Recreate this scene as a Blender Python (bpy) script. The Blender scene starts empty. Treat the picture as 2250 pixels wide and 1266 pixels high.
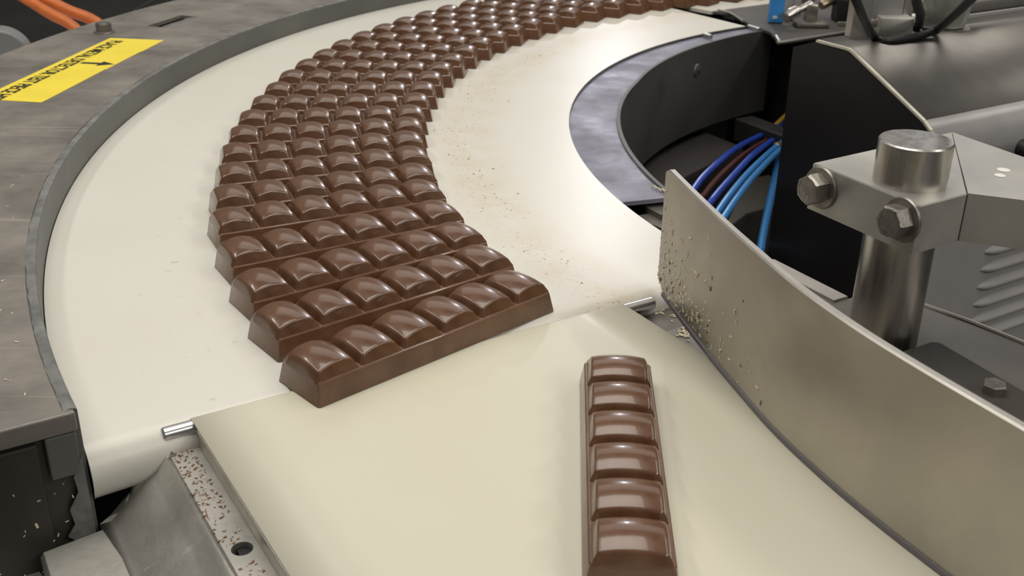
import bpy, bmesh, math, random
from mathutils import Vector, Matrix
random.seed(7)
sc = bpy.context.scene
COL = sc.collection
U = 0.28                      # drawing unit: 1 = camera height over the belt = 0.28 m
PI = math.pi
def R(a): return math.radians(a)

# ------------------------------------------------------------------ camera
F_PX, PITCH, ROLL = 2389.2, 0.4364, 0.0151
fw = Vector((0, math.cos(PITCH), -math.sin(PITCH))); r0 = Vector((1, 0, 0)); u0 = r0.cross(fw)
rt = r0*math.cos(ROLL) + u0*math.sin(ROLL); up = u0*math.cos(ROLL) - r0*math.sin(ROLL)
cam_d = bpy.data.cameras.new('camera'); cam = bpy.data.objects.new('camera', cam_d); COL.objects.link(cam)
m = Matrix((rt, up, -fw)).transposed().to_4x4(); m.translation = Vector((0, 0, U)); cam.matrix_world = m
cam_d.sensor_width = 36; cam_d.lens = 36*F_PX/2250; cam_d.clip_start = .01
cam_d.dof.use_dof = True; cam_d.dof.focus_distance = 2.25*U; cam_d.dof.aperture_fstop = 22
sc.camera = cam
# ------------------------------------------------------------------ world, lights, exposure
sc.view_settings.view_transform = 'Standard'; sc.view_settings.look = 'None'
sc.view_settings.exposure = -0.04; sc.view_settings.gamma = 1.0
w = bpy.data.worlds.new('world'); sc.world = w; w.use_nodes = True
w.node_tree.nodes['Background'].inputs[0].default_value = (.95, .92, .90, 1)
w.node_tree.nodes['Background'].inputs[1].default_value = 0.15
def area(name, loc, rot, sx, sy, power, col=(1, .95, .87), shape='RECTANGLE'):
    l = bpy.data.lights.new(name, 'AREA'); l.shape = shape; l.size = sx; l.size_y = sy; l.energy = power; l.color = col
    o = bpy.data.objects.new(name, l); COL.objects.link(o); o.location = loc; o.rotation_euler = rot; return o
area('ceiling_tube_light', (-1.5, .9, 2.0), (0, 0, R(12)), .16, 2.4, 16)
area('ceiling_tube_light', (1.7, .9, 2.0), (0, 0, R(12)), .16, 2.4, 16)
area('unseen_panel_light', (-.2, .75, 2.1), (0, 0, 0), 1.5, 1.5, 32)
area('ceiling_tube_light', (2.3, -1.0, 1.9), (0, R(25), R(-40)), .5, 2.0, 34)
area('unseen_panel_light', (.2, 3.9, 2.1), (0, 0, 0), 3.4, 2.6, 24)  # unseen soft panel added to give the bar tops a broad sheen
def bulb(loc, rad, power, col=(.97, .95, 1)):
    l = bpy.data.lights.new('hall_lamp', 'POINT'); l.shadow_soft_size = rad; l.energy = power; l.color = col
    o = bpy.data.objects.new('hall_lamp', l); COL.objects.link(o); o.location = loc
bulb((.42, 4.6, 1.30), .05, 28)
bulb((2.0, 4.4, 1.45), .045, 6, (.88, .90, 1))

# ------------------------------------------------------------------ helpers
def at(u, v, z=0.0):
    """point of height z (drawing units) that lies on the sight line of photo pixel u,v"""
    d = rt*((u-1125)/F_PX) - up*((v-633)/F_PX) + fw
    t = (z-1)/d.z
    return Vector((d.x*t, d.y*t, z))
def depth(P): return (Vector(P)-Vector((0, 0, 1))).dot(fw)
Cc = Vector((2.193, 3.3458, 0))
RO, RI = 3.4284, 2.0183
N = Vector((.8523, .5231, 0)); S = Vector((.5231, -.8523, 0)); Z = Vector((0, 0, 1))
def pol(r, a, z=0.0): return Vector((Cc.x+r*math.cos(R(a)), Cc.y+r*math.sin(R(a)), z))

def tag(o, label=None, cat=None, group=None, kind=None):
    if label: o['label'] = label
    if cat: o['category'] = cat
    if group: o['group'] = group
    if kind: o['kind'] = kind
    return o
def root(name, loc, label, cat, group=None, rz=0):
    o = bpy.data.objects.new(name, None); COL.objects.link(o); o.empty_display_size = .01
    o.location = Vector(loc)*U; o.rotation_euler.z = rz
    return tag(o, label, cat, group)
def worldloc(o):
    v = Vector((0, 0, 0))
    while o: v += o.location; o = o.parent
    return v
def link(name, verts, faces, mat, parent=None, smooth=False, origin=None, fm=None, mats=None):
    """verts in drawing units and world axes"""
    me = bpy.data.meshes.new(name)
    if parent is not None: off = worldloc(parent); loc = (0, 0, 0)
    else:
        if origin is None:
            origin = Vector((sum(v[0] for v in verts)/len(verts), sum(v[1] for v in verts)/len(verts), min(v[2] for v in verts)))
        off = Vector(origin)*U; loc = off
    me.from_pydata([tuple(Vector(v)*U-off) for v in verts], [], faces); me.update()
    bm = bmesh.new(); bm.from_mesh(me); bmesh.ops.recalc_face_normals(bm, faces=bm.faces); bm.to_mesh(me); bm.free()
    for mm in (mats or [mat]): me.materials.append(mm)
    if fm:
        for p_, i in zip(me.polygons, fm): p_.material_index = i
    if smooth:
        for p_ in me.polygons: p_.use_smooth = True
        if smooth != 'all':
            try: me.set_sharp_from_angle(angle=R(smooth if smooth is not True else 35))
            except Exception: pass
    o = bpy.data.objects.new(name, me); COL.objects.link(o); o.location = loc
    if parent is not None: o.parent = parent
    return o
class MB:
    def __init__(s): s.v = []; s.f = []
    def add(s, vs, fs):
        k = len(s.v); s.v += [Vector(v) for v in vs]; s.f += [tuple(i+k for i in f) for f in fs]; return s
    def prism(s, pts, z0, z1, inset=0):
        """vertical prism over polygon pts, optional top chamfer"""
        n = len(pts); P = [Vector((p[0], p[1], 0)) for p in pts]
        c = sum(P, Vector())/n
        if inset:
            def ins(i):
                a, b, d = P[i-1], P[i], P[(i+1) % n]
                e1 = (b-a).normalized(); e2 = (d-b).normalized()
                n1 = Vector((-e1.y, e1.x, 0)); n2 = Vector((-e2.y, e2.x, 0)); area_ = sum(P[k-1].x*P[k].y-P[k].x*P[k-1].y for k in range(n))
                if area_ < 0: n1, n2 = -n1, -n2
                bis = (n1+n2); L = max(.3, bis.length_squared/2)
                return b + bis/2*inset/L*1.0
            Q = [ins(i) for i in range(n)]
            vs = [(p.x, p.y, z0) for p in P]+[(p.x, p.y, z1-inset) for p in P]+[(p.x, p.y, z1) for p in Q]
            fs = [tuple(range(n))[::-1], tuple(range(2*n, 3*n))]
            for i in range(n):
                j = (i+1) % n; fs += [(i, j, n+j, n+i), (n+i, n+j, 2*n+j, 2*n+i)]
        else:
            vs = [(p.x, p.y, z0) for p in P]+[(p.x, p.y, z1) for p in P]
            fs = [tuple(range(n))[::-1], tuple(range(n, 2*n))]+[(i, (i+1) % n, n+(i+1) % n, n+i) for i in range(n)]
        return s.add(vs, fs)
    def box(s, o, a, b, c, bev=0):
        """box from corner o with edge vectors a b c; bev chamfers all edges"""
        o, a, b, c = map(Vector, (o, a, b, c))
        if not bev:
            vs = [o, o+a, o+a+b, o+b, o+c, o+a+c, o+a+b+c, o+b+c]
            return s.add(vs, [(3, 2, 1, 0), (4, 5, 6, 7), (0, 1, 5, 4), (1, 2, 6, 5), (2, 3, 7, 6), (3, 0, 4, 7)])
        bm = bmesh.new(); vs = [bm.verts.new(v) for v in [o, o+a, o+a+b, o+b, o+c, o+a+c, o+a+b+c, o+b+c]]
        for f in [(3, 2, 1, 0), (4, 5, 6, 7), (0, 1, 5, 4), (1, 2, 6, 5), (2, 3, 7, 6), (3, 0, 4, 7)]: bm.faces.new([vs[i] for i in f])
        bmesh.ops.bevel(bm, geom=list(bm.edges), offset=bev, segments=2, profile=.5, affect='EDGES')
        bm.verts.index_update()
        s.add([v.co.copy() for v in bm.verts], [tuple(v.index for v in f.verts) for f in bm.faces]); bm.free(); return s
    def lathe(s, o, axis, prof, n=32, a0=0):
        """prof: list of (radius, distance along axis)"""
        o = Vector(o); ax = Vector(axis).normalized(); e1 = ax.orthogonal().normalized()
        if abs(ax.z) > .9: e1 = Vector((1, 0, 0))
        e2 = ax.cross(e1); vs = []; fs = []
        for r_, h in prof:
            for i in range(n):
                t = a0+2*PI*i/n; vs.append(o+ax*h+(e1*math.cos(t)+e2*math.sin(t))*r_)
        for k in range(len(prof)-1):
            for i in range(n):
                j = (i+1) % n; fs.append((k*n+i, k*n+j, k*n+n+j, k*n+n+i))
        fs.append(tuple(range(n))[::-1]); fs.append(tuple((len(prof)-1)*n+i for i in range(n)))
        return s.add(vs, fs)
    def tube(s, pts, r_, n=10, sub=8):
        P = [Vector(p) for p in pts]
        if len(P) > 2 and sub > 1:
            Q = []
            for i in range(len(P)-1):
                p0 = P[max(i-1, 0)]; p1 = P[i]; p2 = P[i+1]; p3 = P[min(i+2, len(P)-1)]
                for k in range(sub):
                    t = k/sub; Q.append(.5*((2*p1)+(p2-p0)*t+(2*p0-5*p1+4*p2-p3)*t*t+(3*p1-p0-3*p2+p3)*t**3))
            Q.append(P[-1]); P = Q
        vs = []; fs = []; prev = None
        for i, p in enumerate(P):
            d = (P[min(i+1, len(P)-1)]-P[max(i-1, 0)]).normalized()
            e1 = d.orthogonal().normalized() if prev is None else (prev-d*prev.dot(d)).normalized()
            prev = e1; e2 = d.cross(e1); rr = r_(i/(len(P)-1)) if callable(r_) else r_
            for k in range(n): vs.append(p+(e1*math.cos(2*PI*k/n)+e2*math.sin(2*PI*k/n))*rr)
        for i in range(len(P)-1):
            for k in range(n):
                j = (k+1) % n; fs.append((i*n+k, i*n+j, i*n+n+j, i*n+n+k))
        fs.append(tuple(range(n))[::-1]); fs.append(tuple((len(P)-1)*n+k for k in range(n)))
        return s.add(vs, fs)
    def sector(s, ra, rb, a0, a1, z0, z1, n=96):
        fa = ra if callable(ra) else (lambda a: ra); fb = rb if callable(rb) else (lambda a: rb)
        vs = []
        for i in range(n+1):
            a = a0+(a1-a0)*i/n; vs += [pol(fa(a), a, z0), pol(fb(a), a, z0), pol(fb(a), a, z1), pol(fa(a), a, z1)]
        fs = [(0, 1, 2, 3), tuple(4*n+k for k in (3, 2, 1, 0))]
        for i in range(n):
            for k in range(4):
                l = (k+1) % 4; fs.append((4*i+k, 4*i+4+k, 4*i+4+l, 4*i+l))
        return s.add(vs, fs)
    def go(s, name, mat, parent=None, smooth=False, origin=None): return link(name, s.v, s.f, mat, parent, smooth, origin)

# ------------------------------------------------------------------ materials
def mat(name, col, rough=.5, metal=0., var=0., vs=20, stretch=(1, 1, 1), bump=0., bs=200, rvar=0., spec=.5, col2=None, scratch=0., coat=0):
    m = bpy.data.materials.new(name); m.use_nodes = True; nt = m.node_tree; b = nt.nodes['Principled BSDF']
    b.inputs['Roughness'].default_value = rough; b.inputs['Metallic'].default_value = metal
    b.inputs['Specular IOR Level'].default_value = spec; b.inputs['Coat Weight'].default_value = coat
    b.inputs['Base Color'].default_value = (*col, 1)
    tc = nt.nodes.new('ShaderNodeTexCoord'); mp = nt.nodes.new('ShaderNodeMapping'); nt.links.new(tc.outputs['Object'], mp.inputs[0])
    mp.inputs['Scale'].default_value = stretch
    def noise(scale, det=6, r=.6):
        n = nt.nodes.new('ShaderNodeTexNoise'); n.inputs['Scale'].default_value = scale; n.inputs['Detail'].default_value = det
        n.inputs['Roughness'].default_value = r; nt.links.new(mp.outputs[0], n.inputs['Vector']); return n
    last = None
    if var or col2:
        n = noise(vs); mx = nt.nodes.new('ShaderNodeMix'); mx.data_type = 'RGBA'
        rp = nt.nodes.new('ShaderNodeMapRange'); rp.inputs[1].default_value = .35; rp.inputs[2].default_value = .65
        nt.links.new(n.outputs['Fac'], rp.inputs[0]); nt.links.new(rp.outputs[0], mx.inputs[0])
        c2 = col2 or tuple(min(1, c*(1+var)) for c in col); c1 = col if col2 else tuple(c*(1-var) for c in col)
        mx.inputs[6].default_value = (*c1, 1); mx.inputs[7].default_value = (*c2, 1)
        last = mx.outputs[2]
        if scratch:
            n3 = noise(170, 4, .6); mp3 = nt.nodes.new('ShaderNodeMapping'); nt.links.new(tc.outputs['Object'], mp3.inputs[0])
            mp3.inputs['Rotation'].default_value = (0, 0, .5); mp3.inputs['Scale'].default_value = (.04, 1, .3)
            nt.links.new(mp3.outputs[0], n3.inputs['Vector'])
            r3 = nt.nodes.new('ShaderNodeMapRange'); r3.inputs[1].default_value = .60; r3.inputs[2].default_value = .72; r3.inputs[4].default_value = scratch
            nt.links.new(n3.outputs['Fac'], r3.inputs[0]); m3 = nt.nodes.new('ShaderNodeMix'); m3.data_type = 'RGBA'
            nt.links.new(r3.outputs[0], m3.inputs[0]); nt.links.new(last, m3.inputs[6]); m3.inputs[7].default_value = (*[min(1, c*2.2) for c in col], 1)
            last = m3.outputs[2]
        nt.links.new(last, b.inputs['Base Color'])
    if rvar:
        n = noise(vs*1.7); rp = nt.nodes.new('ShaderNodeMapRange'); rp.inputs[3].default_value = rough-rvar; rp.inputs[4].default_value = rough+rvar
        rp.inputs[1].default_value = .3; rp.inputs[2].default_value = .7
        nt.links.new(n.outputs['Fac'], rp.inputs[0]); nt.links.new(rp.outputs[0], b.inputs['Roughness'])
    if bump:
        n = noise(bs, 4); bp = nt.nodes.new('ShaderNodeBump'); bp.inputs['Strength'].default_value = bump; bp.inputs['Distance'].default_value = .0006
        nt.links.new(n.outputs['Fac'], bp.inputs['Height']); nt.links.new(bp.outputs[0], b.inputs['Normal'])
    return m
M = {}
M['choc'] = mat('milk_chocolate', (.094, .039, .016), .27, 0, vs=45, col2=(.155, .077, .040), rvar=.05, bump=.05, bs=90, spec=.5, coat=.45)
M['choc'].node_tree.nodes['Principled BSDF'].inputs['Coat Roughness'].default_value = .045
M['steel'] = mat('brushed_stainless_steel', (.50, .48, .44), .36, .9, .10, 14, (1, 1, .3), .10, 500, .07)
M['guide'] = mat('satin_stainless_sheet', (.45, .425, .375), .42, .8, .18, 7, (1, 1, 1), .06, 700, .06)
M['edge'] = mat('polished_steel_edge', (.52, .50, .46), .42, .9, .08, 40, bump=.05)
M['block'] = mat('milled_steel', (.50, .485, .45), .48, .75, .09, 16, (1, 1, 1), .10, 600, .08)
M['rod'] = mat('turned_steel_rod', (.50, .48, .445), .30, 1, .14, 150, (1, 1, .02), .08, 300, .05)  # vertical colour streaks stand in for reflections along the rod
M['bolt'] = mat('dull_bolt_steel', (.27, .25, .225), .42, .85, .2, 120, bump=.25, bs=700)
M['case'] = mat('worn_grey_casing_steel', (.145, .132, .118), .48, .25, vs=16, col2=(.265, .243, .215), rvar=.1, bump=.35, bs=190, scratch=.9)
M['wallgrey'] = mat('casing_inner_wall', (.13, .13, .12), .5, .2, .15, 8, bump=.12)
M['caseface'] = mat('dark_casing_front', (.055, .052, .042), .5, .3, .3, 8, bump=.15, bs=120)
M['weld'] = mat('grey_sealant', (.155, .158, .15), .5, 0, .3, 60, bump=.5, bs=250)
M['yellow'] = mat('yellow_vinyl', (.87, .70, .06), .42, 0, .04, 30)
M['ink'] = mat('black_ink', (.012, .010, .008), .5)
M['plate'] = mat('blue_grey_inner_plate', (.17, .17, .21), .52, .45, vs=18, col2=(.30, .30, .37), bump=.4, bs=100, rvar=.12)
M['skirt'] = mat('dark_grey_skirt_paint', (.085, .085, .078), .5, 0, .15, 12)
M['dark'] = mat('dark_machine_metal', (.018, .018, .018), .5, .2, .2, 12)
M['darkpanel'] = mat('near_black_panel', (.020, .018, .018), .45, .2, .3, 6, bump=.05)
M['brown'] = mat('dark_brown_housing', (.030, .024, .022), .6, 0, .2, 12)
M['hood'] = mat('hood_sheet_steel', (.12, .115, .11), .40, .6, vs=5, col2=(.20, .188, .17), rvar=.08, bump=.05, bs=500)
M['greypaint'] = mat('grey_cabinet_paint', (.34, .33, .325), .42, .1, .08, 7)
M['frame'] = mat('scuffed_frame_steel', (.36, .35, .32), .45, .6, vs=22, col2=(.49, .47, .43), rvar=.1, bump=.3, bs=260, scratch=.5)
M['shelf'] = mat('dull_machine_plate', (.20, .185, .165), .42, .6, .12, 10, bump=.15, bs=300)
M['blackblk'] = mat('black_brown_block', (.045, .040, .033), .5, .1, .15, 14)
M['hose_blue'] = mat('royal_blue_hose', (.012, .055, .38), .32)
M['hose_light'] = mat('light_blue_hose', (.03, .20, .50), .3)
M['hose_red'] = mat('dark_red_hose', (.07, .018, .012), .35)
M['hose_yellow'] = mat('yellow_hose', (.35, .20, .02), .35)
M['fitting'] = mat('brass_fitting', (.35, .29, .2), .35, .8)
M['orange'] = mat('orange_cable_sheath', (.60, .15, .03), .45, 0, .2, 30)
M['rubber'] = mat('black_rubber', (.012, .012, .012), .5)
M['bluecard'] = mat('blue_plastic', (.04, .25, .62), .4, 0, .06, 30)
M['white'] = mat('white_plastic', (.75, .74, .70), .4)
M['glass_grey'] = mat('cloudy_plastic', (.28, .29, .26), .25, .2, .2, 60)
M['crumb'] = mat('chocolate_crumb', (.20, .085, .045), .6, 0, .4, 300)
M['crumb_pale'] = mat('pale_crumb', (.66, .58, .43), .6, 0, .3, 300)
M['roller'] = mat('roller_steel', (.62, .62, .62), .25, 1, .05, 50)
M['floor'] = mat('floor_paint', (.05, .05, .048), .6, 0, .2, 2)
M['machine'] = mat('far_machine_paint', (.66, .63, .60), .5, .1, .06, 4)
M['machine_lt'] = mat('far_drum_paint', (.22, .23, .23), .45, .1, .06, 4)
M['wall'] = mat('hall_wall', (.62, .60, .56), .7, 0, .04, 2)
M['groove'] = mat('seam_shadow_black', (.02, .02, .018), .6)  # near-black colour standing in for the shade inside seams and the hole

def belt_mat(name, col, stain, origin):
    m = bpy.data.materials.new(name); m.use_nodes = True; nt = m.node_tree; b = nt.nodes['Principled BSDF']
    b.inputs['Roughness'].default_value = .34; b.inputs['Specular IOR Level'].default_value = .42
    tc = nt.nodes.new('ShaderNodeTexCoord')
    def nz(scale, det, lo, hi, amt, vec=None):
        n = nt.nodes.new('ShaderNodeTexNoise'); n.inputs['Scale'].default_value = scale; n.inputs['Detail'].default_value = det
        nt.links.new(vec or tc.outputs['Object'], n.inputs['Vector'])
        r_ = nt.nodes.new('ShaderNodeMapRange'); r_.inputs[1].default_value = lo; r_.inputs[2].default_value = hi; r_.inputs[4].default_value = amt
        nt.links.new(n.outputs['Fac'], r_.inputs[0]); return r_.outputs[0]
    def mix(fac, a, c2):
        x = nt.nodes.new('ShaderNodeMix'); x.data_type = 'RGBA'
        nt.links.new(fac, x.inputs[0])
        if isinstance(a, tuple): x.inputs[6].default_value = (*a, 1)
        else: nt.links.new(a, x.inputs[6])
        x.inputs[7].default_value = (*c2, 1); return x.outputs[2]
    def mul(a, c2):
        x = nt.nodes.new('ShaderNodeMath'); x.operation = 'MULTIPLY'; nt.links.new(a, x.inputs[0]); nt.links.new(c2, x.inputs[1]); return x.outputs[0]
    c = mix(nz(9, 5, .4, .7, .35), col, tuple(x*y for x, y in zip(col, (.93, .91, .86))))
    if stain:
        # a ring of milky-brown residue the running bars leave on the belt, measured from the belt's turning centre
        ln = nt.nodes.new('ShaderNodeVectorMath'); ln.operation = 'DISTANCE'; nt.links.new(tc.outputs['Object'], ln.inputs[0])
        ln.inputs[1].default_value = (0, 0, 0)
        def band(c0, wd):
            a = nt.nodes.new('ShaderNodeMath'); a.operation = 'SUBTRACT'; nt.links.new(ln.outputs['Value'], a.inputs[0]); a.inputs[1].default_value = c0*U
            d = nt.nodes.new('ShaderNodeMath'); d.operation = 'ABSOLUTE'; nt.links.new(a.outputs[0], d.inputs[0])
            e = nt.nodes.new('ShaderNodeMapRange'); e.inputs[1].default_value = wd*U; e.inputs[2].default_value = 0; e.inputs[3].default_value = 0; e.inputs[4].default_value = 1
            e.interpolation_type = 'SMOOTHSTEP'; nt.links.new(d.outputs[0], e.inputs[0]); return e.outputs[0]
        c = mix(mul(band(2.34, .15), nz(30, 6, .30, .7, .60)), c, (.56, .46, .30))
        c = mix(mul(band(2.36, .10), nz(330, 3, .60, .74, .8)), c, (.36, .24, .12))
        c = mix(mul(band(3.05, .40), nz(120, 3, .67, .75, .6)), c, (.40, .38, .34))
    nt.links.new(c, b.inputs['Base Color'])
    return m
M['belt'] = belt_mat('curved_belt_film', (.665, .652, .595), True, None)
M['belt2'] = belt_mat('cream_belt_film', (.61, .585, .475), False, None)

# ------------------------------------------------------------------ setting
def struct(o): o['kind'] = 'structure'; return o
FZ = -.9/U
o = struct(MB().box((-14, -8, FZ-.2), (34, 0, 0), (0, 34, 0), (0, 0, .2)).go('floor', M['floor']))
struct(MB().box((-14, 26, FZ), (34, 0, 0), (0, .3, 0), (0, 0, 11.4)).go('wall_back', M['wall']))
struct(MB().box((-14.3, -8, FZ), (.3, 0, 0), (0, 34.3, 0), (0, 0, 11.4)).go('wall_left', M['wall']))
struct(MB().box((20, -8, FZ), (.3, 0, 0), (0, 34.3, 0), (0, 0, 11.4)).go('wall_right', M['wall']))

# ------------------------------------------------------------------ curved conveyor belt
A0, A1 = 212.1, 124.6          # where the flat run meets the end drums
cb = root('curved_conveyor', pol(0, 0, 0), 'curved off-white conveyor belt turning a quarter circle under the chocolate bars', 'conveyor')
vs = []; rows = []
nR = 14; rr = [RI+(RO-RI)*k/nR for k in range(nR+1)]
K = .016
prof = []
for k in range(17): prof.append(('far', PI*.92*(1-k/16)))
nA = 90
for k in range(nA+1): prof.append(('arc', A1+(A0-A1)*k/nA))
for k in range(1, 17): prof.append(('near', PI*.92*k/16))
for typ, t in prof:
    for r_ in rr:
        if typ == 'arc': vs.append(pol(r_, t, 0))
        elif typ == 'near':
            d = Vector((-math.sin(R(A0)), math.cos(R(A0)), 0)); ro = K*r_
            vs.append(pol(r_, A0, -ro*(1-math.cos(t)))+d*ro*math.sin(t))
        else:
            d = -Vector((-math.sin(R(A1)), math.cos(R(A1)), 0)); ro = K*r_*.8
            vs.append(pol(r_, A1, -ro*(1-math.cos(t)))+d*ro*math.sin(t))
w_ = nR+1; fs = []
for i in range(len(prof)-1):
    for j in range(nR): fs.append((i*w_+j, i*w_+j+1, i*w_+w_+j+1, i*w_+w_+j))
bo = link('belt', vs, fs, M['belt'], cb, 'all')
sol = bo.modifiers.new('thickness', 'SOLIDIFY'); sol.thickness = .0012; sol.offset = -1; sol.use_rim = False
b_ = MB()
def drumr(a, sgn, k, ext=.0):
    ax = (pol(1, a)-pol(0, a)).normalized(); d = Vector((-math.sin(R(a)), math.cos(R(a)), 0))
    k1, k2 = k*RI-.008, k*RO-.008
    ax2 = (pol(RO, a, -k*RO)-pol(RI, a, -k*RI))
    return MB().lathe(pol(RI+.02, a, -k*RI), ax2, [(k1, 0), (k2, ax2.length-.02)], 32)
drumr(A0, 1, K).go('drum', M['dark'], cb, True)
drumr(A1, -1, K*.8).go('drum', M['dark'], cb, True)
MB().sector(RI+.06, RO-.06, A1+1, A0-1, -.06, -.008, 60).go('slider_bed', M['dark'], cb)
# stub shafts of the guide rollers beside the inner edge
for (u, v, r_, l_) in ((1562, 82, .013, .05), (1668, 66, .012, .075)):
    p0 = at(u, v, -.004); d = (at(u-30, v-9, -.004)-p0).normalized()
    MB().lathe(p0, d, [(r_*.7, 0), (r_, .004), (r_, l_)], 16).go('roller_stub', M['roller'], cb, True)

# dark body added below the belt so the pit stays in shade
MB().sector(1.96, 3.40, 128, 207, FZ, -.32, 40).go('shading_undercarriage', M['dark'], cb)

# ------------------------------------------------------------------ outer casing with sticker
E0, E1 = 212.7, 119.0
cz = root('casing', pol(3.75, 170, FZ), 'worn grey steel casing curving round the outside of the belt', 'casing')
def slot_sector():
    # top plate with a real slot cut through it
    m_ = MB(); m_.sector(3.452, 3.775, E1, E0, .068, .08, 110); m_.sector(3.845, 4.085, E1, E0, .068, .08, 110)
    m_.sector(3.775, 3.845, E1, 160.0, .068, .08, 50); m_.sector(3.775, 3.845, 163.6, E0, .068, .08, 60); return m_
# one connected top surface: grid with a hole so that no seams show
def top_plate():
    rads = [3.452, 3.60, 3.775, 3.845, 4.0, 4.085]; angs = [E1+(160.0-E1)*k/44 for k in range(44)]+[160.0, 163.6]+[163.6+(E0-163.6)*k/52 for k in range(1, 53)]
    vs = []; idx = {}
    for lv, z in enumerate((.08, .066)):
        for i, a in enumerate(angs):
            for j, r_ in enumerate(rads): idx[lv, i, j] = len(vs); vs.append(pol(r_, a, z))
    fs = []; na, nr = len(angs), len(rads)
    hole = (angs.index(160.0), 2)
    cells = {(i, j) for i in range(na-1) for j in range(nr-1)} - {hole}
    for (i, j) in cells:
        fs.append((idx[0, i, j], idx[0, i+1, j], idx[0, i+1, j+1], idx[0, i, j+1]))
        fs.append((idx[1, i, j+1], idx[1, i+1, j+1], idx[1, i+1, j], idx[1, i, j]))
        for (di, dj, p, q) in ((-1, 0, (i, j), (i, j+1)), (1, 0, (i+1, j), (i+1, j+1)), (0, -1, (i, j), (i+1, j)), (0, 1, (i, j+1), (i+1, j+1))):
            if (i+di, j+dj) not in cells: fs.append((idx[0, p[0], p[1]], idx[0, q[0], q[1]], idx[1, q[0], q[1]], idx[1, p[0], p[1]]))
    return vs, fs
v_, f_ = top_plate(); link('top_plate', v_, f_, M['case'], cz)
MB().sector(3.766, 3.778, 160.0, 163.6, .04, .0815, 6).go('slot_lip', M['weld'], cz)
MB().sector(3.4305, 3.452, E1, E0, -.40, .078, 110).go('inner_wall', M['wallgrey'], cz, True)
tag(MB().sector(4.06, 4.08, E1, E0, FZ, .066, 100).go('outer_wall', M['case'], cz, True))
# uneven sealant bead along the inner rim
vs = []; fs = []; nB = 260
for i in range(nB+1):
    a = E1+(E0-E1)*i/nB; j1 = .002+.003*random.random()+.002*math.sin(i*.4); j2 = .0005+.0035*random.random()+.0012*math.sin(i*.23)
    vs += [pol(3.4300, a, .076-j1), pol(3.432, a, .0795), pol(3.440, a, .0825), pol(3.448+j2, a, .0806)]
for i in range(nB):
    for k in range(3): fs.append((4*i+k, 4*i+4+k, 4*i+5+k, 4*i+1+k))
link('sealant_bead', vs, fs, M['weld'], cz, True)
# near end face: radial plane
er = (pol(1, E0)-pol(0, E0)); et = Vector((-math.sin(R(E0)), math.cos(R(E0)), 0))   # et points towards the viewer
def endbox(r0_, r1_, z0, z1, t0, t1, bev=0):
    return MB().box(pol(r0_, E0, z0)+et*t0, er*(r1_-r0_), et*(t1-t0), Z*(z1-z0), bev)
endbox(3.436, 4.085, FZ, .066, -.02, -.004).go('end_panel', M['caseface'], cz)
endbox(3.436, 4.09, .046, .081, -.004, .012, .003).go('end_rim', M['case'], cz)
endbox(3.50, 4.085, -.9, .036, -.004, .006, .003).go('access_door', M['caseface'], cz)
endbox(3.440, 3.488, -.035, .044, -.004, .010, .003).go('corner_bracket', M['wallgrey'], cz)
vs = [pol(3.437, E0, .0)+et*.012, pol(3.437, E0, -.30)+et*.008, pol(3.450, E0, -.24)+et*.008, pol(3.462, E0, -.17)+et*.008, pol(3.480, E0, -.15)+et*.008, pol(3.466, E0, -.13)+et*.008, pol(3.470, E0, -.10)+et*.008, pol(3.452, E0, -.07)+et*.008, pol(3.455, E0, -.04)+et*.008]
link('sealant_smear', vs+[v-et*.004 for v in vs], [tuple(range(9)), tuple(range(17, 8, -1))]+[(i, (i+1) % 9, 9+(i+1) % 9, 9+i) for i in range(9)], M['weld'], cz)
# bolt on the casing
def hexbolt(name, o_, axis, rad, h, parent, mt, washer=0, rot=0):
    r_ = root(name, o_, None, None) if parent is None else None
    m_ = MB()
    off = h*.12
    prof = [(rad, 0), (rad, h*.82), (rad*.90, h)]
    m_.lathe(Vector(o_)+Vector(axis)*washer, axis, prof, 6, rot)
    hd = m_.go('bolt_head', mt, parent)
    if washer: MB().lathe(o_, axis, [(rad*1.30, 0), (rad*1.34, washer*.4), (rad*1.28, washer)], 32).go('washer', mt, hd, True)
    return hd
hexbolt('bolt', pol(3.93, 166.0, .08), Z, .030, .034, cz, M['bolt'], .006, .3)

# sticker
sA = at(241, 83, .0815); sB = at(360, 88, .0815); sC = at(95, 224, .0815)
dl = (sC-sB); Ls = dl.length; dl.normalize(); dw = Vector((dl.y, -dl.x, 0))       # dl runs towards the camera, dw away from the belt
if (sA-sB).dot(dw) < 0: dw = -dw
Ws = .215
st = [sB, sB+dl*.20+dw*.0, sB+dl*.20+dw*.004, sB+dl*.47+dw*.003, sB+dl*.47+dw*.007, sB+dl*.80+dw*.004, sC+dw*.004, sC+dw*.01+dl*.004, sC+dw*Ws, sB+dw*Ws]
sticker = MB().prism([(p.x, p.y) for p in st], .0802, .0812).go('warning_sticker', M['yellow'], cz); sticker['label'] = 'yellow sticker with black capitals and an arrow pointing to the belt'
def text_mesh(body, size, origin, ex, ey, mt, parent, name, depth_=.0006, sx=1.0, bold=.0, align='LEFT'):
    cu = bpy.data.curves.new(name, 'FONT'); cu.body = body; cu.size = size; cu.align_x = align; cu.align_y = 'BOTTOM'; cu.offset = bold; cu.resolution_u = 2
    to = bpy.data.objects.new(name, cu); COL.objects.link(to); bpy.context.view_layer.update()
    me = bpy.data.meshes.new_from_object(to.evaluated_get(bpy.context.evaluated_depsgraph_get()))
    verts = [v.co.copy() for v in me.vertices]; faces = [tuple(p.vertices) for p in me.polygons]
    bpy.data.objects.remove(to); bpy.data.meshes.remove(me)
    ez = ex.cross(ey); n_ = len(verts)
    V = [origin+ex*(v.x*sx)+ey*v.y+ez*depth_ for v in verts]
    return link(name, V, faces, mt, parent)
tx = dl; ty = -dw
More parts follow.
